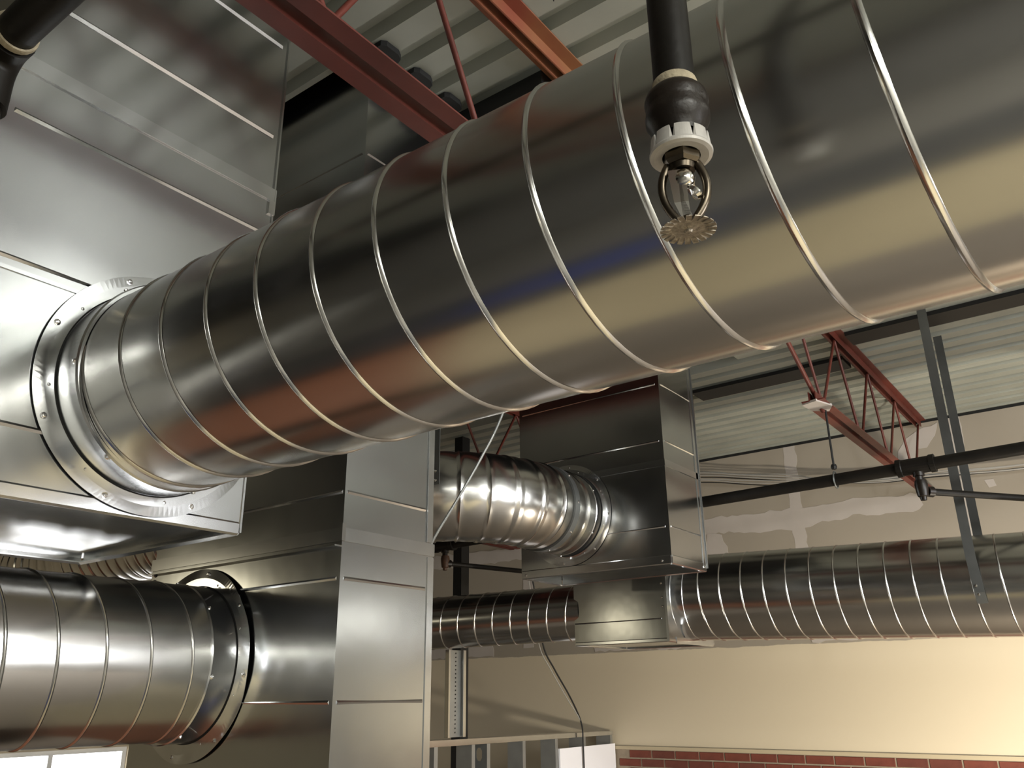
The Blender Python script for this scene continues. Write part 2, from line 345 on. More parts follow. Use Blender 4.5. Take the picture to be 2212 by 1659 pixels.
for i_, (fx, fy, fz, pw) in enumerate(FIX):
    lab = ('far behind the camera on the right', 'right of the camera', 'hanging low near the right end of the back wall')[i_]
    hw, hd = 1.22, (0.57 if i_ < 2 else 0.27)
    cl_ = thing('ceiling_light', 'white fluorescent ceiling fixture '+lab, 'lamp', (fx, fy, fz), 'ceiling fixtures')
    MB().prism([(fx-hw, fy-hd, fz-0.01), (fx-hw, fy+hd, fz-0.01), (fx-hw, fy+hd-0.06, fz+0.07), (fx-hw, fy-hd+0.06, fz+0.07)], (2*hw, 0, 0)).build('housing', M['white'], cl_)
    for sx in (-0.5, 0.5): MB().cyl((fx+sx, fy, fz+0.07), (fx+sx, fy, 3.538), 0.004, 6).build('hanger_rod', M['screw'], cl_)
for i_, (fx, fy, fz, pw, c_, rr_) in enumerate(LAMPS):
    lab = ('to the right above the big duct', 'far left behind the camera')[i_]
    wl_ = thing('work_lamp', 'bare construction lamp hanging '+lab, 'lamp', (fx, fy, fz), 'construction lamps')
    MB().lathe((fx, fy, fz+0.13), (0, 0, 1), [(0, 0.002), (0, 0.03), (0.02, 0.032), (0.07, 0.02), (0.09, 0.006)], 14).build('socket', M['black'], wl_)
    MB().cyl((fx, fy, fz+0.21), (fx, fy, max(3.538 if fy > 0 else 2.949, fz+0.25)), 0.004, 6).build('cord', M['cable_k'], wl_)
dl_ = thing('fill_can', 'black can of an added fill lamp under the deck left of the riser', 'lamp', (DN[0], DN[1], DN[2]))  # can for the added fill spot
MB().lathe((DN[0], DN[1], DN[2]-0.02), (0, 0, 1), [(0, 0.075), (0.10, 0.08), (0.115, 0.01), (0.11, 0.072), (0.0, 0.070)], 20, False, True).build('can', M['black'], dl_)
wl_ = thing('floodlight', 'work floodlight standing on the floor facing the brick wainscot', 'lamp', (FLOOD[0], FLOOD[1], 0.003))
fd_ = (V(FLOOD_T)-V(FLOOD)).normalized(); fb_ = V(FLOOD)-fd_*0.10
MB().sweep([fb_-fd_*0.04, fb_, V(FLOOD)-fd_*0.012], [0.08, 0.10, 0.19], 4, smooth=False).build('housing', M['black'], wl_)
MB().cyl((fb_.x, fb_.y, 0.02), (fb_.x, fb_.y, fb_.z), 0.015, 10).lathe((fb_.x, fb_.y, 0.004), (0, 0, 1), [(0, 0.002), (0, 0.14), (0.015, 0.14), (0.02, 0.016)], 18, False).build('stand', M['black'], wl_)

# corrugated roof deck: sheets six flutes wide, ribs along X
ceil = struct(MB().box(XL-0.1, XR+0.1, YB-0.1, YW+0.1, 3.86, 3.95).build('ceiling', M['void']))
OPEN = [(-3.1, -1.655, 1.455, 2.00), (-4.8, -1.745, 3.30, 4.74)]
P = 0.1524; G0 = 1.40-0.1524/2
k0 = int((YB-G0)/P)-1
row = k0; NF = 6
def deck_sheet(ya, yb, x0, x1):
    """deck profile between ya and yb (bottom flats at ZD, grooves 38 mm up)"""
    prof = []
    k = math.floor((ya-G0)/P)-1
    while True:
        base = G0+k*P
        if base > yb+P: break
        for dy, z in ((0.0, 0), (0.042, 0), (0.052, 0.046), (0.100, 0.046), (0.110, 0)):
            prof.append((base+dy, ZD+z))
        k += 1
    def zat(y):
        for (a, za), (b2, zb) in zip(prof, prof[1:]):
            if a <= y <= b2: return za+(zb-za)*(y-a)/(b2-a)
        return ZD
    pts = [(ya, zat(ya))]+[q for q in prof if ya < q[0] < yb]+[(yb, zat(yb))]
    vs_, fs = [], []
    for y, z in pts: vs_ += [(x0, y, z), (x1, y, z), (x0, y, z+0.0015), (x1, y, z+0.0015)]
    for i in range(len(pts)-1):
        a, c = 4*i, 4*i+4
        fs += [(a, a+1, c+1, c), (a+2, c+2, c+3, a+3), (a, c, c+2, a+2), (a+1, a+3, c+3, c+1)]
    n = 4*(len(pts)-1); fs += [(0, 2, 3, 1), (n, n+1, n+3, n+2)]
    return MB().add(vs_, fs)
y = G0-P*44+P*0.93; idx = 0
while y < YW:
    ya, yb = max(y, YB), min(y+P*NF-0.002, YW); y += P*NF
    if yb-ya < 0.02: continue
    cuts = sorted({ya, yb}|{v for o_ in OPEN for v in o_[2:] if ya < v < yb})
    m_ = MB()
    for a, b2 in zip(cuts, cuts[1:]):
        mid = (a+b2)/2; xs = [(XL, XR)]
        for (ox0, ox1, oy0, oy1) in OPEN:
            if oy0 < mid < oy1: xs = [(XL, ox0), (ox1, XR)]
        for xa, xb in xs:
            q = deck_sheet(a, b2, xa, xb); m_.add(q.v, q.f)
    m_.build('deck_sheet', M['deck'], ceil)
# black curbs lining the two roof openings
for (ox0, ox1, oy0, oy1) in OPEN:
    MB().box(ox0-0.01, ox0, oy0-0.01, oy1+0.01, ZD+0.045, 3.86).box(ox1, ox1+0.01, oy0-0.01, oy1+0.01, ZD+0.045, 3.86).box(ox0, ox1, oy0-0.01, oy0, ZD+0.045, 3.86).box(ox0, ox1, oy1, oy1+0.01, ZD+0.045, 3.86).build('roof_curb', M['void'], ceil)
# a fastener point poking through the deck
for q in ((-1.03, 1.62), (-1.15, 1.25)):
    MB().cyl((q[0], q[1], ZD-0.03), (q[0], q[1], ZD+0.002), 0.002, 6).build('deck_fastener', M['black'], ceil)

struct(MB().box(XL, XR, YW-0.004, YW-0.0005, 3.518, 3.5395).build('trim_3', M['void']))
# brick wainscot on the back wall, beige cap ridge above it
XB0, XB1 = -3.975, XR
br = struct(MB().box(XB0, XB1, YW-0.012, YW-0.0005, 0.0, 1.160).build('trim_1', M['mortar']))
struct(MB().box(XB0, XB1, YW-0.022, YW-0.0125, 1.160, 1.186).build('trim_2', M['beige']))
def brick_mesh(nm, m_):
    b_ = MB(); x, yy, z, c = 0.1015, 0.005, 0.0285, 0.003
    b_.add([(-x,0,-z),(x,0,-z),(x,0,z),(-x,0,z),(-x+c,-yy,-z+c),(x-c,-yy,-z+c),(x-c,-yy,z-c),(-x+c,-yy,z-c)], [(4,5,6,7),(0,1,5,4),(1,2,6,5),(2,3,7,6),(3,0,4,7),(0,3,2,1)])
    me = bpy.data.meshes.new(nm); me.from_pydata(b_.v, [], b_.f); me.materials.append(m_); return me
bm_ = [brick_mesh('brick', M['brick']), brick_mesh('brick_dark', M['brick2'])]
for r_ in range(9):
    for c_ in range(30):
        x = XB0+0.105+c_*0.2133+(0.10 if r_ % 2 == 0 else 0.0)
        x += 0.05
        if x > 2.2: break
        o = bpy.data.objects.new('brick', bm_[0 if random.random() < 0.65 else 1]); COL.objects.link(o)
        o.location = (x, YW-0.012-random.random()*0.0015, 1.158-0.031-r_*0.0675)
        o.parent = br
# joint compound on the drywall: thin raised patches
BT = [0.0010]
def blotch(pts, jag=0.012, step=0.045, wallp=wall, y=YW, t=None):
    BT[0] += 0.0004; t = BT[0]
    out = []
    for i in range(len(pts)):
        a, c = V((pts[i][0], pts[i][1])), V((pts[(i+1) % len(pts)][0], pts[(i+1) % len(pts)][1]))
        n = max(1, int((c-a).length/step)); d = (c-a).normalized(); nn = V((-d.y, d.x))
        for k in range(n):
            out.append(a+(c-a)*(k/n)+nn*random.uniform(-jag, jag)*(1 if k else 0.4))
    MB().prism([(p.x, y-t, p.y) for p in out], (0, t+0.0005, 0)).build('joint_compound', M['mud'], wallp)
blotch([(-2.205, 3.53), (-2.11, 3.53), (-2.115, 3.0), (-2.10, 2.02), (-2.215, 2.02), (-2.215, 2.9)], 0.008)
blotch([(-3.4, 3.0), (-2.9, 3.01), (-2.24, 3.0), (-1.66, 3.01), (-1.25, 2.985), (-1.22, 2.90), (-1.3, 2.85), (-1.68, 2.885), (-2.26, 2.83), (-2.89, 2.88), (-3.4, 2.86)], 0.014)
blotch([(-0.945, 3.53), (-0.865, 3.53), (-0.88, 2.9), (-0.87, 2.02), (-0.965, 2.02), (-0.955, 2.9)], 0.006)
blotch([(-1.37, 3.17), (-1.25, 3.19), (-1.2, 3.32), (-1.12, 3.32), (-1.03, 3.46), (-1.02, 3.5), (-1.12, 3.48), (-1.22, 3.44), (-1.33, 3.33)], 0.012)
blotch([(-0.79, 3.02), (-0.73, 3.02), (-0.72, 2.97), (-0.77, 2.96)], 0.004)
blotch([(-2.95, 2.88), (-2.82, 2.86), (-2.78, 2.70), (-2.86, 2.60), (-2.98, 2.62)], 0.014)
blotch([(-4.9, 3.5), (-4.78, 3.5), (-4.8, 2.02), (-4.92, 2.02)], 0.008)
blotch([(-6.5, 3.0), (-5.6, 3.0), (-4.9, 2.98), (-4.9, 2.86), (-5.5, 2.86), (-6.5, 2.87)], 0.012)
for x0, x1 in ((-6.2, -5.3), (-4.15, -3.7), (-3.6, -3.3), (-2.2, -1.85)):
    blotch([(x0, 2.12), (x1, 2.12), (x1+0.02, 1.957), (x0+0.03, 1.957)], 0.012)

# ================================================================== MAIN SPIRAL DUCT AND ITS PLENUM (left)
YC, ZC, RC = 0.912, 2.213, 0.2145
PX = -1.62
duct = thing('spiral_duct', 'large galvanized spiral duct crossing the whole picture behind the sprinkler head', 'duct', (-0.5, YC, ZC-RC))
duct.name = 'spiral_duct'
PITCHM = 0.1296
# seam angle convention: a = up, c = ax x up ; ax=+X -> c = -Y
ph = (-0.192-(PX+0.085)) % PITCHM
spiral_duct(duct, (PX+0.085, YC, ZC), (1.3, YC, ZC), RC, PITCHM, (ph - PITCHM*((292.5-180)/360.0)) % PITCHM - PITCHM, hand=-1, seg=128)
flange(duct, (PX, YC-0.003, ZC), (1, 0, 0), RC+0.0045, 0.262, 0.088, nbolt=8, phase=0.35, nscrew=7, gap=0.007, bump=0.0015)

pl = thing('sheet_metal_plenum', 'tall galvanized plenum at the left that the large spiral duct enters', 'duct box', (PX-0.34, 0.82, 1.96))
x0, x1, y0, y1 = PX-0.69, PX, 0.499, 1.148
section(pl, x0, x1, y0, y1, 1.962, 2.820, 0.002, bottom=True, name='lower_section')
section(pl, x0+0.002, x1-0.002, y0+0.002, y1-0.002, 2.846, 3.536, 0.0025, name='upper_section')
band(pl, x0, x1, y0, y1, 2.815, 2.852, 0.005)
MB().box(x1-0.02, x1+0.006, y1-0.015, y1+0.004, 2.775, 2.815).build('bent_cleat_end', M['screw'], pl)
lips(pl, x0, x1, y0, y1, 1.962, 0.014, 0.04)
for z in (3.31, 3.010, 2.715, 2.402, 2.078):
    bead_y(pl, x1, y0+0.02, y1-0.02, z, w=0.0065, h=0.0045)
MB().box(x1+0.0005, x1+0.004, y0, y1, 2.374, 2.382).build('joint_strip', M['bright'], pl)
for z in (2.1, 2.4): bead_x(pl, y0, x0+0.02, x1-0.02, z)
MB().box(x1-0.03, x1+0.003, y1-0.002, y1+0.003, 1.95, 3.53).build('corner_seam', M['galv'], pl)

# ================================================================== RISER BOX AND DUCT FROM THE LEFT
rx0, rx1, ry0, ry1 = -2.553, -1.670, 1.500, 1.855
ri = thing('duct_riser', 'wide galvanized riser running up through the roof, short duct entering its front', 'duct box', (-2.1, 1.68, 0.6))
section(ri, rx0+0.004, rx1-0.004, ry0+0.004, ry1-0.004, 2.016, 3.70, 0.002, name='upper_section')
section(ri, rx0, rx1, ry0, ry1, 0.6, 1.988, 0.002, bottom=True, name='lower_section')
band(ri, rx0, rx1, ry0, ry1, 1.984, 2.020, 0.0035)
MB().box(rx1-0.001, rx1+0.009, ry0-0.009, ry0+0.003, 1.984, 2.030).build('folded_cleat_end', M['screw'], ri)
for z in (3.20, 2.84, 2.48, 2.118, 1.889, 1.588, 1.287, 0.986):
    bead_y(ri, rx1-(0.004 if z > 2 else 0), ry0+0.012, ry1-0.03, z)
    bead_x(ri, ry0+(0.004 if z > 2 else 0), rx0+0.015, rx1-0.012, z, h=0.003)
MB().box(rx1, rx1+0.003, ry1-0.024, ry1+0.001, 0.6, 1.98).box(rx1-0.003, rx1+0.001, ry1-0.026, ry1-0.003, 2.024, 3.53).build('corner_seam', M['bright'], ri)
MB().box(rx0+0.01, rx1-0.005, ry0-0.02, ry0-0.0005, 1.970, 1.974).build('drip_ledge', M['galv'], ri)
for k in range(3):
    screw(ri, (rx0+0.02, ry0-0.002, 1.93+0.02*k), (0, -1, 0))

d2 = thing('spiral_duct', 'short spiral duct at lower left running from the left edge into the riser', 'duct', (-2.268, 0.7, 1.48))
spiral_duct(d2, (-2.268, -0.6, 1.700), (-2.268, ry0-0.085, 1.700), 0.2115, 0.1175, 0.075, hand=-1, seg=112)
flange(d2, (-2.268, ry0, 1.697), (0, -1, 0), 0.2145, 0.267, 0.088, nbolt=8, phase=0.15, nscrew=7, gap=0.009, bump=0.004)

# ================================================================== FAR PLENUM WITH ELBOW
fx0, fx1, fy0, fy1 = -2.693, -1.804, 3.708, 4.10
fp = thing('sheet_metal_plenum', 'galvanized plenum hanging in the middle distance with the curved duct on its front', 'duct box', (-2.25, 3.9, 2.18))
section(fp, fx0, fx1, fy0, fy1, 2.215, 2.668, 0.002, name='lower_section', bottom=True)
section(fp, fx0, fx1, fy0, fy1, 2.694, 3.78, 0.002, name='upper_section')
band(fp, fx0, fx1, fy0, fy1, 2.664, 2.698, 0.004)
for z in (3.10, 2.795, 2.362):
    bead_y(fp, fx1, fy0+0.015, fy1-0.03, z)
    bead_x(fp, fy0, fx0+0.02, fx1-0.02, z)
MB().box(fx1, fx1+0.004, fy1-0.035, fy1-0.012, 2.2, 3.53).box(fx1-0.003, fx1+0.010, fy1-0.002, fy1+0.006, 2.2, 3.53).build('corner_seam', M['bright'], fp)
lips(fp, fx0, fx1, fy0, fy1, 2.213, 0.028, 0.05)
for q in ((fx1-0.05, fy0-0.003, 2.20), (fx1+0.004, fy1-0.03, 2.205), (fx0+0.03, fy0-0.003, 2.20)):
    screw(fp, q, (0.3, -1, 0))

el = thing('elbow_duct', 'shiny curved spiral duct bending into the middle plenum', 'duct', (-2.387, 3.1, 2.26))
ex, ez, er = -2.387, 2.490, 0.2125
Rb = 0.56; yb_ = 2.825
path = []
n1 = 60
for i in range(n1): path.append((-7.0+(ex-Rb+7.0)*i/n1, yb_, ez))
n2_ = 44
for i in range(n2_+1):
    a = pi/2*i/n2_; path.append((ex-Rb+Rb*sin(a), yb_+Rb-Rb*cos(a), ez))
n3_ = 16; ystart = yb_+Rb; yend = fy0-0.03
for i in range(1, n3_+1): path.append((ex, ystart+(yend-ystart)*i/n3_, ez))
# resample with gore profile
def resample(path, ds):
    out = [V(path[0])]; acc = 0
    for a, c in zip(path, path[1:]):
        a, c = V(a), V(c); l = (c-a).length; t = ds-acc
        while t <= l: out.append(a+(c-a)*(t/l)); t += ds
        acc = (acc+l) % ds
    return out
rs = resample(path, 0.008)
seglen = 0.105; rad = []; total = len(rs)*0.008
for i in range(len(rs)):
    sfe = (total-i*0.008)          # distance from the plenum end
    u = (sfe % seglen)/seglen
    bulge = 0.0055*sin(pi*u)
    ridge = 0.0085*math.exp(-((min(u, 1-u)*seglen)/0.005)**2)
    rad.append(er-0.004+bulge*0.6+ridge+0.003*u)
# split: straight run and curved part share one wall
MB().sweep(rs, rad, 96, caps=False).build('gored_wall', M['bright'] if False else M['spiral'], el)
flange(el, (ex, fy0, ez), (0, -1, 0), 0.216, 0.268, 0.06, nbolt=8, phase=0.1, nscrew=6)
ring_i = int((total-0.215)/0.008)
MB().sweep(rs[ring_i-3:ring_i+3], er+0.0085, 72).build('coupling_band', M['strap'], el)
for k in range(9):
    th = 2*pi*k/9; c_ = rs[ring_i]; t = (rs[ring_i+1]-rs[ring_i-1]).normalized(); a = V((0,0,1)); b_ = t.cross(a)
    dd = a*sin(th)+b_*cos(th); screw(el, c_+dd*(er+0.009), dd, 0.005, 'band_screw')

# inline box and the two ducts it joins
bx0, bx1, by0, by1 = -2.873, -2.250, 4.50, 5.13
ib = thing('inline_box', 'small galvanized box below the middle plenum joining two spiral ducts', 'duct box', (-2.55, 4.8, 1.88))
section(ib, bx0, bx1, by0, by1, 1.885, 2.42, 0.003, bottom=True, top=True, name='box_wall')
bead_x(ib, by0, bx0+0.003, bx1-0.03, 2.003, w=0.005, h=0.006)
MB().box(bx1-0.002, bx1+0.012, by0-0.008, by0+0.004, 1.876, 2.42).build('corner_seam', M['bright'], ib)
lips(ib, bx0, bx1, by0, by1, 1.884, 0.006, 0.03)
for z in (2.25, 2.2, 2.12, 2.07): screw(ib, (bx1-0.02, by0-0.003, z), (0, -1, 0))

dr = thing('spiral_duct', 'long level spiral duct at right held by two straps below the joist', 'duct', (-1.2, 4.8, 1.87))
spiral_duct(dr, (bx1+0.005, 4.81, 2.140), (1.2, 4.81, 2.020), 0.2465, 0.1275, 0.045, hand=-1, seg=96)
mb = MB(); mb.lathe((bx1, 4.81, 2.14), (1, 0, -0.03), [(0.0, 0.262), (0.004, 0.262), (0.006, 0.254), (0.075, 0.2495), (0.078, 0.246)], 72)
mb.build('collar', M['bright'], dr)
MB().box(bx1+0.001, bx1+0.006, 4.60, 5.10, 1.868, 1.905).build('collar_tab', M['bright'], dr)

dl = thing('spiral_duct', 'dim spiral duct leaving the left side of the small inline box', 'duct', (-4.2, 4.4, 1.9))
spiral_duct(dl, (bx0-0.003, 4.66, 2.088), (-6.6, 3.93, 2.012), 0.170, 0.127, 0.02, hand=1, seg=80)

# ================================================================== STEEL JOISTS
def angle_chord(root, xc, y0, y1, z, up_, half=0.063, gap=0.014, leg=0.048, t=0.005, m='red', name='top_chord'):
    mb = MB(); s = 1 if up_ else -1
    for sx in (-1, 1):
        xa, xb = sorted((xc+sx*gap, xc+sx*half)); mb.box(xa, xb, y0, y1, min(z, z+s*t), max(z, z+s*t))
        xa, xb = sorted((xc+sx*gap, xc+sx*(gap+t))); mb.box(xa, xb, y0, y1, min(z+s*t, z+s*leg), max(z+s*t, z+s*leg))
    return mb.build(name, M[m], root)
def rod(root, a, b_, r=0.0085, m='red', name='web_rod'): return MB().cyl(a, b_, r, 10).build(name, M[m], root)
JX = -1.180; ZB = 2.965
jn = thing('steel_joist', 'red primed open web joist above the large duct, rusty top chord', 'roof joist', (JX, 0, ZB))
angle_chord(jn, JX, -4.9, 3.08, ZD-0.002, False, m='rust', name='top_chord', half=0.060)
angle_chord(jn, JX-0.017, -4.2, 2.45, ZB, True, name='bottom_chord', half=0.067, gap=0.018)
node = -4.1
ys = [1.475-0.545*k for k in range(10)][::-1]
for yb in ys:
    rod(jn, (JX, yb, 2.985), (JX, yb+(0.272 if yb < 1.4 else 0.46), 3.50)); rod(jn, (JX, yb, 2.985), (JX, yb-0.272, 3.50))
rod(jn, (JX, 2.38, 2.985), (JX, 1.95, 3.50)); rod(jn, (JX, 2.40, 2.985), (JX, 2.95, 3.50))
jf = thing('steel_joist', 'red open web joist ending at the back wall between plenum and straps', 'roof joist', (JX, 5.5, ZB))
JF = -1.150
angle_chord(jf, JF, 3.22, YW-0.003, ZD-0.002, False, m='red', name='top_chord', half=0.055)
angle_chord(jf, JF, 4.08, YW-0.003, ZB, True, m='red', name='bottom_chord', half=0.055)
for (yt, yb) in ((4.68, 4.26), (4.68, 4.93), (5.36, 4.98), (5.37, 5.57), (6.04, 5.62), (6.05, 6.27), (6.76, 6.31)):
    rod(jf, (JF, yt, 3.50), (JF, yb, 2.985), 0.008)
rod(jf, (JF, 3.30, 3.48), (JF, 4.24, 2.95), 0.011); rod(jf, (JF, 3.96, 3.50), (JF, 4.25, 2.985), 0.008)
MB().prism([(JF-0.06, 4.10, ZB+0.004), (JF+0.02, 4.07, ZB+0.004), (JF+0.06, 4.20, ZB+0.004), (JF+0.02, 4.28, ZB+0.004), (JF-0.05, 4.22, ZB+0.004)], (0, 0, -0.012)).build('sprayed_patch', M['mud'], jf)
for k, jx in enumerate((-3.40, -5.00, 0.42)):
    lab = ('red open web joist beside the left of the middle plenum', 'red open web joist farthest left toward the left wall', 'red open web joist nearest the right wall beyond the big duct')[k]
    jo = thing('steel_joist', lab, 'roof joist', (jx, 4.9, ZB))
    angle_chord(jo, jx, 3.22 if k < 2 else -4.9, YW-0.003, ZD-0.002, False, name='top_chord')
    angle_chord(jo, jx, 3.4 if k < 2 else -4.2, YW-0.003, ZB, True, name='bottom_chord')
    yy = 3.62 if k < 2 else -3.9
    while yy < YW-0.4:
        rod(jo, (jx, yy, 2.985), (jx, yy+0.34, 3.50)); rod(jo, (jx, yy+0.68, 2.985), (jx, yy+0.34, 3.50)); yy += 0.68
gd = MB(); gx0, gx1 = XL+0.05, XR-0.05
gd.box(gx0, gx1, 3.09, 3.21, 3.46, 3.475).box(gx0, gx1, 3.09, 3.21, 3.25, 3.265).box(gx0, gx1, 3.146, 3.154, 3.265, 3.46)
tag(gd.build('steel_girder', M['red']), 'red steel girder across the room that the joists bear on', 'beam')

tag(MB().box(-1.62, JX-0.062, 1.862, 1.98, 3.47, 3.538).box(-1.62, JX-0.062, 1.862, 1.868, 3.40, 3.47).build('header_angle', M['black']), 'black steel header between riser and rusty joist chord', 'beam')
tag(MB().box(-2.22, JF-0.062, 5.06, 5.25, 3.515, 3.5385).build('black_beam', M['black']), 'black flat steel beam under deck between plenum and red joist', 'beam')
tag(MB().box(JF+0.058, 1.5, 4.70, 4.87, 3.515, 3.5385).build('black_beam', M['black']), 'black flat steel beam running right from joist past the straps', 'beam')
for k, yl in enumerate((1.488, 1.640, 1.792)):
    mb = MB(); pts = [(-1.75, yl-0.045), (-1.565, yl-0.045), (-1.552, yl-0.03), (-1.55, yl+0.02), (-1.56, yl+0.04), (-1.58, yl+0.048), (-1.75, yl+0.048)]
    mb.prism([(x_, y_, ZD-0.004) for x_, y_ in pts], (0, 0, -0.02))
    tag(mb.build('flute_plug', M['void']), ('black rounded plug under deck, nearest the plenum, behind joist', 'middle of the three black plugs peeking past red joist', 'black plug beside the black header behind red joist')[k], 'plug', 'black plugs at the roof opening')

dw = thing('reflection_blocker', 'large black box added to darken reflections, under the deck at far left, outside the picture', 'duct', (-4.9, -0.6, 2.95))  # unseen black box, added so the metal faces reflect a darker ceiling
MB().box(-7.4, -3.05, -3.2, 1.05, 2.95, 3.50).build('blocker_body', M['black'], dw)
for x_ in (-6.6, -5.2, -3.8): MB().box(x_, x_+0.03, -3.204, 1.054, 2.946, 3.504).build('band', M['strap'], dw)

# ================================================================== STRAPS
def strap(pts, w, label, screws=()):
    root = thing('hanger_strap', label, 'strap', pts[-1])
    mb = MB(); t = 0.0025
    vs_ = []; fs = []
    for i, p in enumerate(pts):
        p = V(p); a = V(pts[max(0, i-1)]); b_ = V(pts[min(len(pts)-1, i+1)]); tt = (b_-a).normalized()
        n = V((1,0,0)).cross(tt).normalized()
        vs_ += [p+V((-w/2,0,0))-n*t/2, p+V((w/2,0,0))-n*t/2, p+V((w/2,0,0))+n*t/2, p+V((-w/2,0,0))+n*t/2]
    for i in range(len(pts)-1):
        for k in range(4): fs.append((i*4+k, i*4+(k+1) % 4, i*4+4+(k+1) % 4, i*4+4+k))
    n = 4*(len(pts)-1); fs += [(3,2,1,0), (n, n+1, n+2, n+3)]
    mb.add(vs_, fs).build('strap_band', M['strap'], root)
    for q in screws: screw(root, q, (0, -1, 0), 0.005)
SX = -0.655
strap([(SX, 4.548, 3.53), (SX, 4.552, 2.2), (SX+0.008, 4.556, 2.03), (SX+0.01, 4.575, 1.98)], 0.045, 'front galvanized strap holding the long right duct', ((SX, 4.546, 2.06), (SX+0.005, 4.548, 2.02)))
strap([(SX-0.02, 5.075, 3.53), (SX-0.02, 5.075, 2.2), (SX-0.01, 5.06, 1.98)], 0.045, 'rear strap passing behind the long right duct')
strap([(-2.325, 2.598, 3.53), (-2.33, 2.598, 2.55), (-2.33, 2.600, 2.44)], 0.036, 'grey strap hanging the curved duct beside riser edge', ((-2.33, 2.595, 2.50), (-2.33, 2.596, 2.46)))

# ================================================================== SPRINKLER MAIN
def zpipe(x): return 2.606+(x+0.3)*0.018
sp = thing('sprinkler_main', 'black steel sprinkler main below the red joist at right', 'pipe', (-0.8, 4.25, 2.6))
MB().cyl((-7.5, 4.25, zpipe(-7.5)), (4.2, 4.25, zpipe(4.2)), 0.0295, 20).build('pipe_run', M['pipe'], sp)
def tee(root, x, m):
    z = zpipe(x)
    mb = MB(); mb.lathe((x-0.085, 4.25, z), (1, 0, 0.018), [(0, 0.03), (0, 0.043), (0.022, 0.043), (0.026, 0.039), (0.144, 0.039), (0.148, 0.043), (0.17, 0.043), (0.17, 0.03)], 20, False)
    mb.build('tee_fitting', M['pipe'], root)
    mb = MB(); mb.lathe((x+0.005, 4.25, z-0.03), (0, 0, -1), [(0, 0.026), (0.02, 0.026), (0.022, 0.018), (0.045, 0.018)], 14); mb.build('nipple', M['iron'], root)
    mb = MB(); mb.lathe((x+0.008, 4.25, z-0.07), (0, 0, -1), [(0, 0.016), (0, 0.026), (0.02, 0.030), (0.05, 0.028), (0.075, 0.024), (0.08, 0.016), (0.095, 0.014), (0.097, 0.002)], 14); mb.build('elbow_fitting', m, root)
tee(sp, -0.765, M['iron']); tee(sp, -3.722, M['rustpipe'])
def branch(a, d, L_, label):
    root = thing('branch_pipe', label, 'pipe', a); a = V(a); d = V(d).normalized()
    MB().cyl(a, a+d*L_, 0.0165, 14).build('pipe_run', M['pipe'], root)
    mb = MB(); mb.lathe(a-d*0.035, d, [(0, 0.018), (0, 0.024), (0.03, 0.026), (0.035, 0.021), (0.04, 0.0165)], 14); mb.build('threaded_end', M['iron'], root)
branch((-0.72, 4.295, 2.475), (0.34, 0.46, 0.0), 3.0, 'thin branch pipe leaving the right sprinkler tee')
branch((-3.70, 4.29, 2.425), (0.155, 0.60, 0.0), 0.75, 'thin branch pipe below the curved duct from rusty tee')
# hanger with ring
hg = thing('pipe_hanger', 'threaded rod and ring holding the sprinkler main', 'hanger', (-1.14, 4.25, 2.56))
MB().cyl((-1.14, 4.25, 2.66), (-1.14, 4.25, 3.02), 0.0055, 8).build('rod', M['black'], hg)
MB().lathe((-1.14, 4.25, 2.645), (0, 0, 1), [(0, 0.004), (0, 0.012), (0.012, 0.016), (0.024, 0.012), (0.024, 0.004)], 10, False).build('nut', M['black'], hg)
MB().sweep([(-1.14, 4.25+0.036*cos(t), zpipe(-1.14)+0.036*sin(t)*1.15) for t in [2*pi*k/24 for k in range(24)]], 0.004, 8, closed=True).build('ring', M['strap'], hg)

# nearer pipe at top left
tp = thing('sprinkler_branch', 'thick black pipe crossing the top left corner', 'pipe', (-1.2, 0.37, 2.55))
py_, pz_ = 0.372, 2.577
MB().cyl((-1.24, py_, pz_), (3.0, py_, pz_), 0.0295, 24).build('pipe_run', M['pipe'], tp)
MB().lathe((-1.235, py_, pz_), (1, 0, 0), [(0, 0.0300), (0, 0.0335), (0.006, 0.0345), (0.012, 0.0335), (0.012, 0.0300)], 24).build('brass_ring', M['sealant'], tp)
MB().sweep([(-1.24, py_, pz_), (-1.262, py_, pz_)]+[(-1.262-0.045*sin(a_), py_, pz_-0.045+0.045*cos(a_)) for a_ in [pi/2*k/8 for k in range(1, 9)]]+[(-1.307, py_, pz_-0.10)], 0.0365, 24).build('elbow_fitting', M['pipe'], tp)
MB().cyl((-1.307, py_, 2.2), (-1.307, py_, pz_-0.095), 0.0295, 20).build('drop_leg', M['pipe'], tp)
MB().lathe((-0.885, py_, pz_), (1, 0, 0), [(0, 0.030), (0, 0.043), (0.03, 0.047), (0.06, 0.043), (0.06, 0.030)], 20, False).build('grooved_clamp', M['iron'], tp)

# ================================================================== SPRINKLER DROP AND HEAD (nearest thing)
SXP, SYP = -0.223, 0.53
sd = thing('fire_sprinkler', 'pendant fire sprinkler head on black drop pipe in front of duct', 'sprinkler', (SXP, SYP, 1.93))
MB().cyl((SXP, SYP, 2.066), (SXP, SYP, 3.50), 0.0168, 28).build('drop_pipe', M['pipe'], sd)
MB().lathe((SXP, SYP, 2.060), (0, 0, 1), [(0, 0.0168), (0.0, 0.0182), (0.004, 0.0188), (0.008, 0.0180), (0.0095, 0.0168)], 28).build('sealant_ring', M['sealant'], sd)
mb = MB(); mb.lathe((SXP, SYP, 2.013), (0, 0, 1), [(0, 0.010), (0, 0.0195), (0.004, 0.0205), (0.010, 0.0225), (0.016, 0.0255), (0.022, 0.0258), (0.027, 0.0248), (0.030, 0.0250), (0.036, 0.0258), (0.041, 0.0245), (0.045, 0.0212), (0.048, 0.0180), (0.048, 0.012)], 28)
mb.build('reducer_fitting', M['iron'], sd)
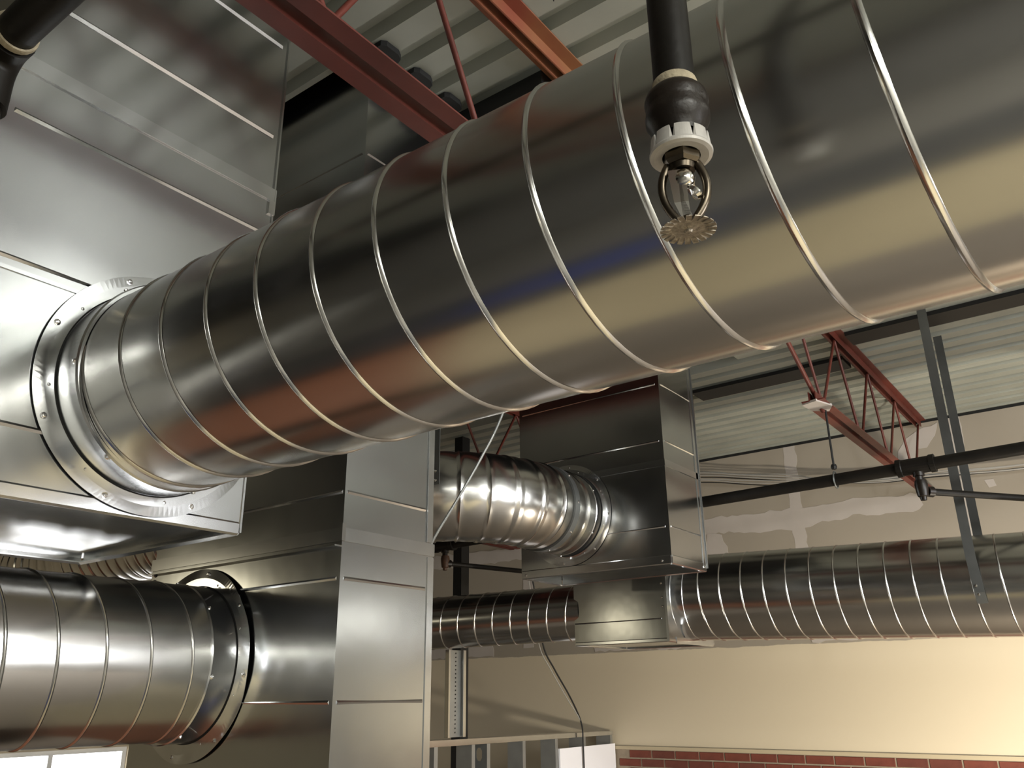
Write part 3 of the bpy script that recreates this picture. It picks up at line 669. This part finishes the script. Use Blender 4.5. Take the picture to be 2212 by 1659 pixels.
mb = MB(); mb.lathe((SXP, SYP, 2.003), (0, 0, 1), [(0, 0.0165), (0, 0.019), (0.012, 0.019), (0.012, 0.0165)], 6, False); mb.build('hex_shoulder', M['iron'], sd)
# escutcheon: cup with slots round the rim
es = MB(); seg = 72; zc0, zc1 = 1.998, 2.010
vs_, fs = [], []
for k in range(seg):
    th = 2*pi*k/seg; c_, s_ = cos(th), sin(th)
    top = 2.0135 if (k % 8) else 2.0015
    for rr, z in ((0.0150, 1.9985), (0.0150, 1.9970), (0.0215, 1.9965), (0.0245, 1.9975), (0.0250, 1.9995), (0.0240, 2.0015), (0.0228, top), (0.0216, top), (0.0222, 2.0015), (0.0215, 1.9985)):
        vs_.append((SXP+rr*c_, SYP+rr*s_, z))
n = 10
for k in range(seg):
    k2 = (k+1) % seg
    for j in range(n): fs.append((k*n+j, k*n+(j+1) % n, k2*n+(j+1) % n, k2*n+j))
es.add(vs_, fs, False).build('slotted_escutcheon', M['escut'], sd)
# body below: hex + frame arms in the plane roughly facing the camera
MB().lathe((SXP, SYP, 1.988), (0, 0, 1), [(0, 0.002), (0, 0.0125), (0.003, 0.0150), (0.010, 0.0155), (0.012, 0.012)], 6, False).build('hex_body', M['brass'], sd)
MB().lathe((SXP, SYP, 1.9835), (0, 0, 1), [(0, 0.004), (0, 0.0095), (0.005, 0.0105)], 20).build('orifice_lip', M['brass'], sd)
fd = V((cos(radians(24)), sin(radians(24)), 0))     # frame plane direction
for s in (-1, 1):
    pts = []; rr = []
    for i in range(15):
        u = i/14; th = pi*u
        w = 0.0172*sin(pi*(0.17+0.79*u))**0.7
        z = 1.990-0.052*u
        pts.append(V((SXP, SYP, z))+fd*(s*max(0.0028, w))); rr.append(0.0037-0.0003*u)
    MB().sweep(pts, rr, 10, flat=1.0, upv=(-fd.y, fd.x, 0)).build('frame_arm', M['brass'], sd)
MB().lathe((SXP, SYP, 1.932), (0, 0, 1), [(0, 0.002), (0, 0.0048), (0.006, 0.0052), (0.011, 0.0035), (0.012, 0.001)], 16).build('frame_boss', M['brass'], sd)
MB().lathe((SXP+0.001, SYP-0.001, 1.966), (0.0, 0.0, 1), [(0, 0.0005), (0.001, 0.0045), (0.004, 0.0076), (0.009, 0.0086), (0.014, 0.0076), (0.017, 0.0045), (0.018, 0.0005)], 20).build('valve_cap', M['chrome'], sd)
MB().lathe((SXP+0.0055, SYP+0.0, 1.960), (0.55, 0.2, 0.5), [(0, 0.0005), (0.001, 0.0058), (0.004, 0.0068), (0.0055, 0.0060), (0.0058, 0.0005)], 20).build('spring_disc', M['chrome'], sd)
for dx_, wv in ((-0.0075, 0.0042), (-0.0012, 0.0030)):       # two bent strips of the trigger
    c0 = V((SXP, SYP, 0))+fd*dx_+V((fd.y, -fd.x, 0))*0.0065
    c1 = V((SXP, SYP, 0))+fd*(dx_*0.6)+V((fd.y, -fd.x, 0))*0.0060
    c2 = V((SXP, SYP, 0))+V((fd.y, -fd.x, 0))*0.0015
    L_ = []
    for c_, z_ in ((c0, 1.982), (c1, 1.953), (c2, 1.9425)):
        for sg in (-1, 1): L_.append((c_.x+fd.x*wv*sg, c_.y+fd.y*wv*sg, z_))
    o2 = V((-fd.y, fd.x, 0))*0.0009
    L2 = [(p[0]+o2.x, p[1]+o2.y, p[2]) for p in L_]
    MB().add(L_+L2, [(0,1,3,2), (2,3,5,4), (6,8,9,7), (8,10,11,9), (0,2,8,6), (2,4,10,8), (1,7,9,3), (3,9,11,5), (0,6,7,1), (4,5,11,10)]).build('trigger_lever', M['chrome'], sd)
# toothed deflector
de = MB(); seg = 120; vs_, fs = [], []
for k in range(seg):
    th = 2*pi*k/seg; slot = (k % 6) == 0
    ro = 0.0150 if slot else 0.0213
    for rr, z in ((0.003, 1.9335), (0.006, 1.9325), (0.0125, 1.9330), (ro, 1.9315), (ro, 1.9307), (0.0125, 1.9320), (0.006, 1.9312), (0.003, 1.9305)):
        vs_.append((SXP+rr*cos(th), SYP+rr*sin(th), z))
n = 8
for k in range(seg):
    k2 = (k+1) % seg
    for j in range(n): fs.append((k*n+j, k*n+(j+1) % n, k2*n+(j+1) % n, k2*n+j))
dfl = de.add(vs_, fs, False).build('toothed_deflector', M['deflector'], sd)
MB().lathe((SXP, SYP, 1.9285), (0, 0, 1), [(0, 0.0003), (0.0003, 0.0025), (0.002, 0.0035), (0.004, 0.0035)], 12).build('deflector_rivet', M['deflector'], sd)

# ================================================================== CABLES
def catrom(pts, n=10):
    P_ = [V(p) for p in pts]; P_ = [P_[0]*2-P_[1]]+P_+[P_[-1]*2-P_[-2]]; out = []
    for i in range(1, len(P_)-2):
        a, b_, c, d = P_[i-1:i+3]
        for k in range(n):
            t = k/n; out.append(0.5*((2*b_)+(c-a)*t+(2*a-5*b_+4*c-d)*t*t+(3*b_-a-3*c+d)*t**3))
    out.append(P_[-2]); return out
cp = catrom([(-1.725, 1.875, 1.98), (-1.72, 1.92, 2.06), (-1.705, 2.0, 2.18), (-1.684, 2.1, 2.341), (-1.671, 2.2, 2.516), (-1.65, 2.4, 2.95), (-1.60, 2.55, 3.53)], 60)
tag(MB().sweep(cp, [0.0040+0.0012*(i % 2) for i in range(len(cp))], 8).build('flexible_conduit', M['stud']), 'thin ribbed flexible conduit slanting down beside the riser', 'conduit')
cl = [(-4.6, 3.60-0.1), (-3.6, 3.45), (-2.889, 3.355), (-2.56, 3.287), (-2.174, 3.215), (-1.868, 3.163), (-1.471, 3.108), (-1.108, 3.094), (-0.519, 3.055), (0.5, 3.06), (2.5, 3.15)]
CL = ('topmost white cable of the bundle along the back wall', 'second cable from the top of the bundle, grey', 'grey cable in the upper middle of the bundle on the back wall', 'black cable in the middle of the wall bundle',
      'grey cable just below the middle of the wall bundle', 'second lowest grey cable of the wall bundle', 'lowest black cable of the bundle along the back wall')
for k in range(7):
    m_ = M['cable_k'] if k in (0, 3) else M['cable_w']
    pts = [(x, 6.70-0.008*(k % 3), z+0.015*(k-3)*(1 if i < 5 else 0.45)+random.uniform(-0.007, 0.007)) for i, (x, z) in enumerate(cl)]
    tag(MB().sweep(catrom(pts, 8), 0.0045, 6).build('cable', m_), CL[6-k], 'cable', 'cables along the back wall')
for k, (dx, dy, m_, lab) in enumerate(((0, 0, 'cable_k', 'thick dark cable hanging down to the stud partition'), (-0.004, -0.05, 'cable_w', 'thin grey cable hanging left of the thick dark cable'))):
    pts = [(-3.85+dx, 5.35+dy, 2.75), (-3.87+dx, 5.50+dy, 2.35), (-3.90+dx, 5.64+dy, 1.965), (-3.905+dx, 5.80+dy, 1.785), (-3.91+dx, 6.02+dy, 1.578), (-3.93, 6.20, 1.386), (-3.935, 6.225, 1.23), (-3.935, 6.225, 0.9)]
    tag(MB().sweep(catrom(pts, 8), 0.0065 if k == 0 else 0.004, 8).build('hanging_cable', M[m_]), lab, 'cable')

# ================================================================== STUD PARTITION
PXF = -3.970; dep = 0.14
pt = thing('stud_partition', 'unfinished metal stud partition below the spiral duct at back', 'partition', (PXF-0.07, 5.2, 0.0))
def stud_m(y, hole):
    mb = MB(); t = 0.0015; x0_, x1_ = PXF-dep, PXF
    if hole:
        hz0, hz1 = 1.17, 1.255; hx0, hx1 = x0_+0.045, x0_+0.095
        mb.box(x0_, hx0, y, y+t, 0.03, 1.295).box(hx1, x1_, y, y+t, 0.03, 1.295).box(hx0, hx1, y, y+t, 0.03, hz0).box(hx0, hx1, y, y+t, hz1, 1.295)
        for a in (hx0, hx1):
            s_ = 1 if a == hx0 else -1
            mb.prism([(a, y, hz0), (a+s_*0.014, y, hz0), (a, y, hz0+0.02)], (0, t, 0)); mb.prism([(a, y, hz1), (a, y, hz1-0.02), (a+s_*0.014, y, hz1)], (0, t, 0))
    else: mb.box(x0_, x1_, y, y+t, 0.03, 1.295)
    mb.box(x1_-t, x1_, y+t, y+0.036, 0.03, 1.295).box(x0_, x0_+t, y+t, y+0.036, 0.03, 1.295)
    mb.box(x1_-0.012, x1_-t, y+0.0345, y+0.036, 0.03, 1.295)
    mb.build('stud', M['stud'], pt)
for y_, h_ in ((3.3, 0), (3.70, 0), (4.08, 0), (4.465, 1), (4.852, 0), (5.020, 1), (5.445, 0), (5.875, 0), (6.285, 0), (6.715, 0)): stud_m(y_, h_)
ya_, yb_2 = 3.0, YW-0.024
za_, zb_2 = 1.341, 1.303
MB().prism([(PXF+0.003, ya_, za_), (PXF+0.003, yb_2, zb_2), (PXF+0.003, yb_2, 1.272), (PXF+0.003, ya_, 1.296)], (-0.002, 0, 0)).prism([(PXF+0.0009, ya_, za_), (PXF+0.0009, yb_2, zb_2), (PXF+0.0009, yb_2, zb_2-0.003), (PXF+0.0009, ya_, za_-0.003)], (-dep-0.003, 0, 0)).prism([(PXF-dep-0.0021, ya_, za_), (PXF-dep-0.0021, yb_2, zb_2), (PXF-dep-0.0021, yb_2, 1.272), (PXF-dep-0.0021, ya_, 1.296)], (-0.002, 0, 0)).build('top_track', M['bright'], pt)
MB().box(PXF-dep-0.002, PXF+0.002, 3.0, YW-0.024, 0.0, 0.003).box(PXF+0.0005, PXF+0.002, 3.0, YW-0.024, 0.003, 0.03).build('bottom_track', M['stud'], pt)
po = thing('slotted_stud', 'upright slotted metal stud standing on the partition track', 'stud', (PXF, 4.68, 1.336))
t = 0.002
MB().box(PXF-0.03, PXF-0.03+t, 4.595, 4.780, 1.337, 1.90).build('stud_web', M['stud'], po)
MB().box(PXF-0.03+t, PXF+0.004, 4.595, 4.597, 1.337, 1.90).box(PXF+0.002, PXF+0.004, 4.597, 4.612, 1.337, 1.90).box(PXF-0.03+t, PXF+0.004, 4.778, 4.780, 1.337, 1.90).box(PXF+0.002, PXF+0.004, 4.752, 4.778, 1.337, 1.90).build('stud_flange', M['bright'], po)
mb = MB()
for k in range(20):
    z = 1.36+k*0.027
    mb.prism([(PXF-0.0279, 4.700, z), (PXF-0.0279, 4.711, z+0.003), (PXF-0.0279, 4.708, z+0.012), (PXF-0.0279, 4.697, z+0.009)], (0.0008, 0, 0))
mb.build('slot', M['black'], po, stuff=True)
tag(MB().box(-4.20, -4.12, 4.90, 4.99, 0.0, 3.535).build('steel_column', M['black']), 'black square steel column rising behind the slotted stud', 'column')
tag(MB().box(PXF+0.003, PXF+0.018, 5.912, 6.76, 0.0, 1.205).build('drywall_sheet', M['board']), 'white drywall sheet fixed to the stud partition beside the bricks', 'board')
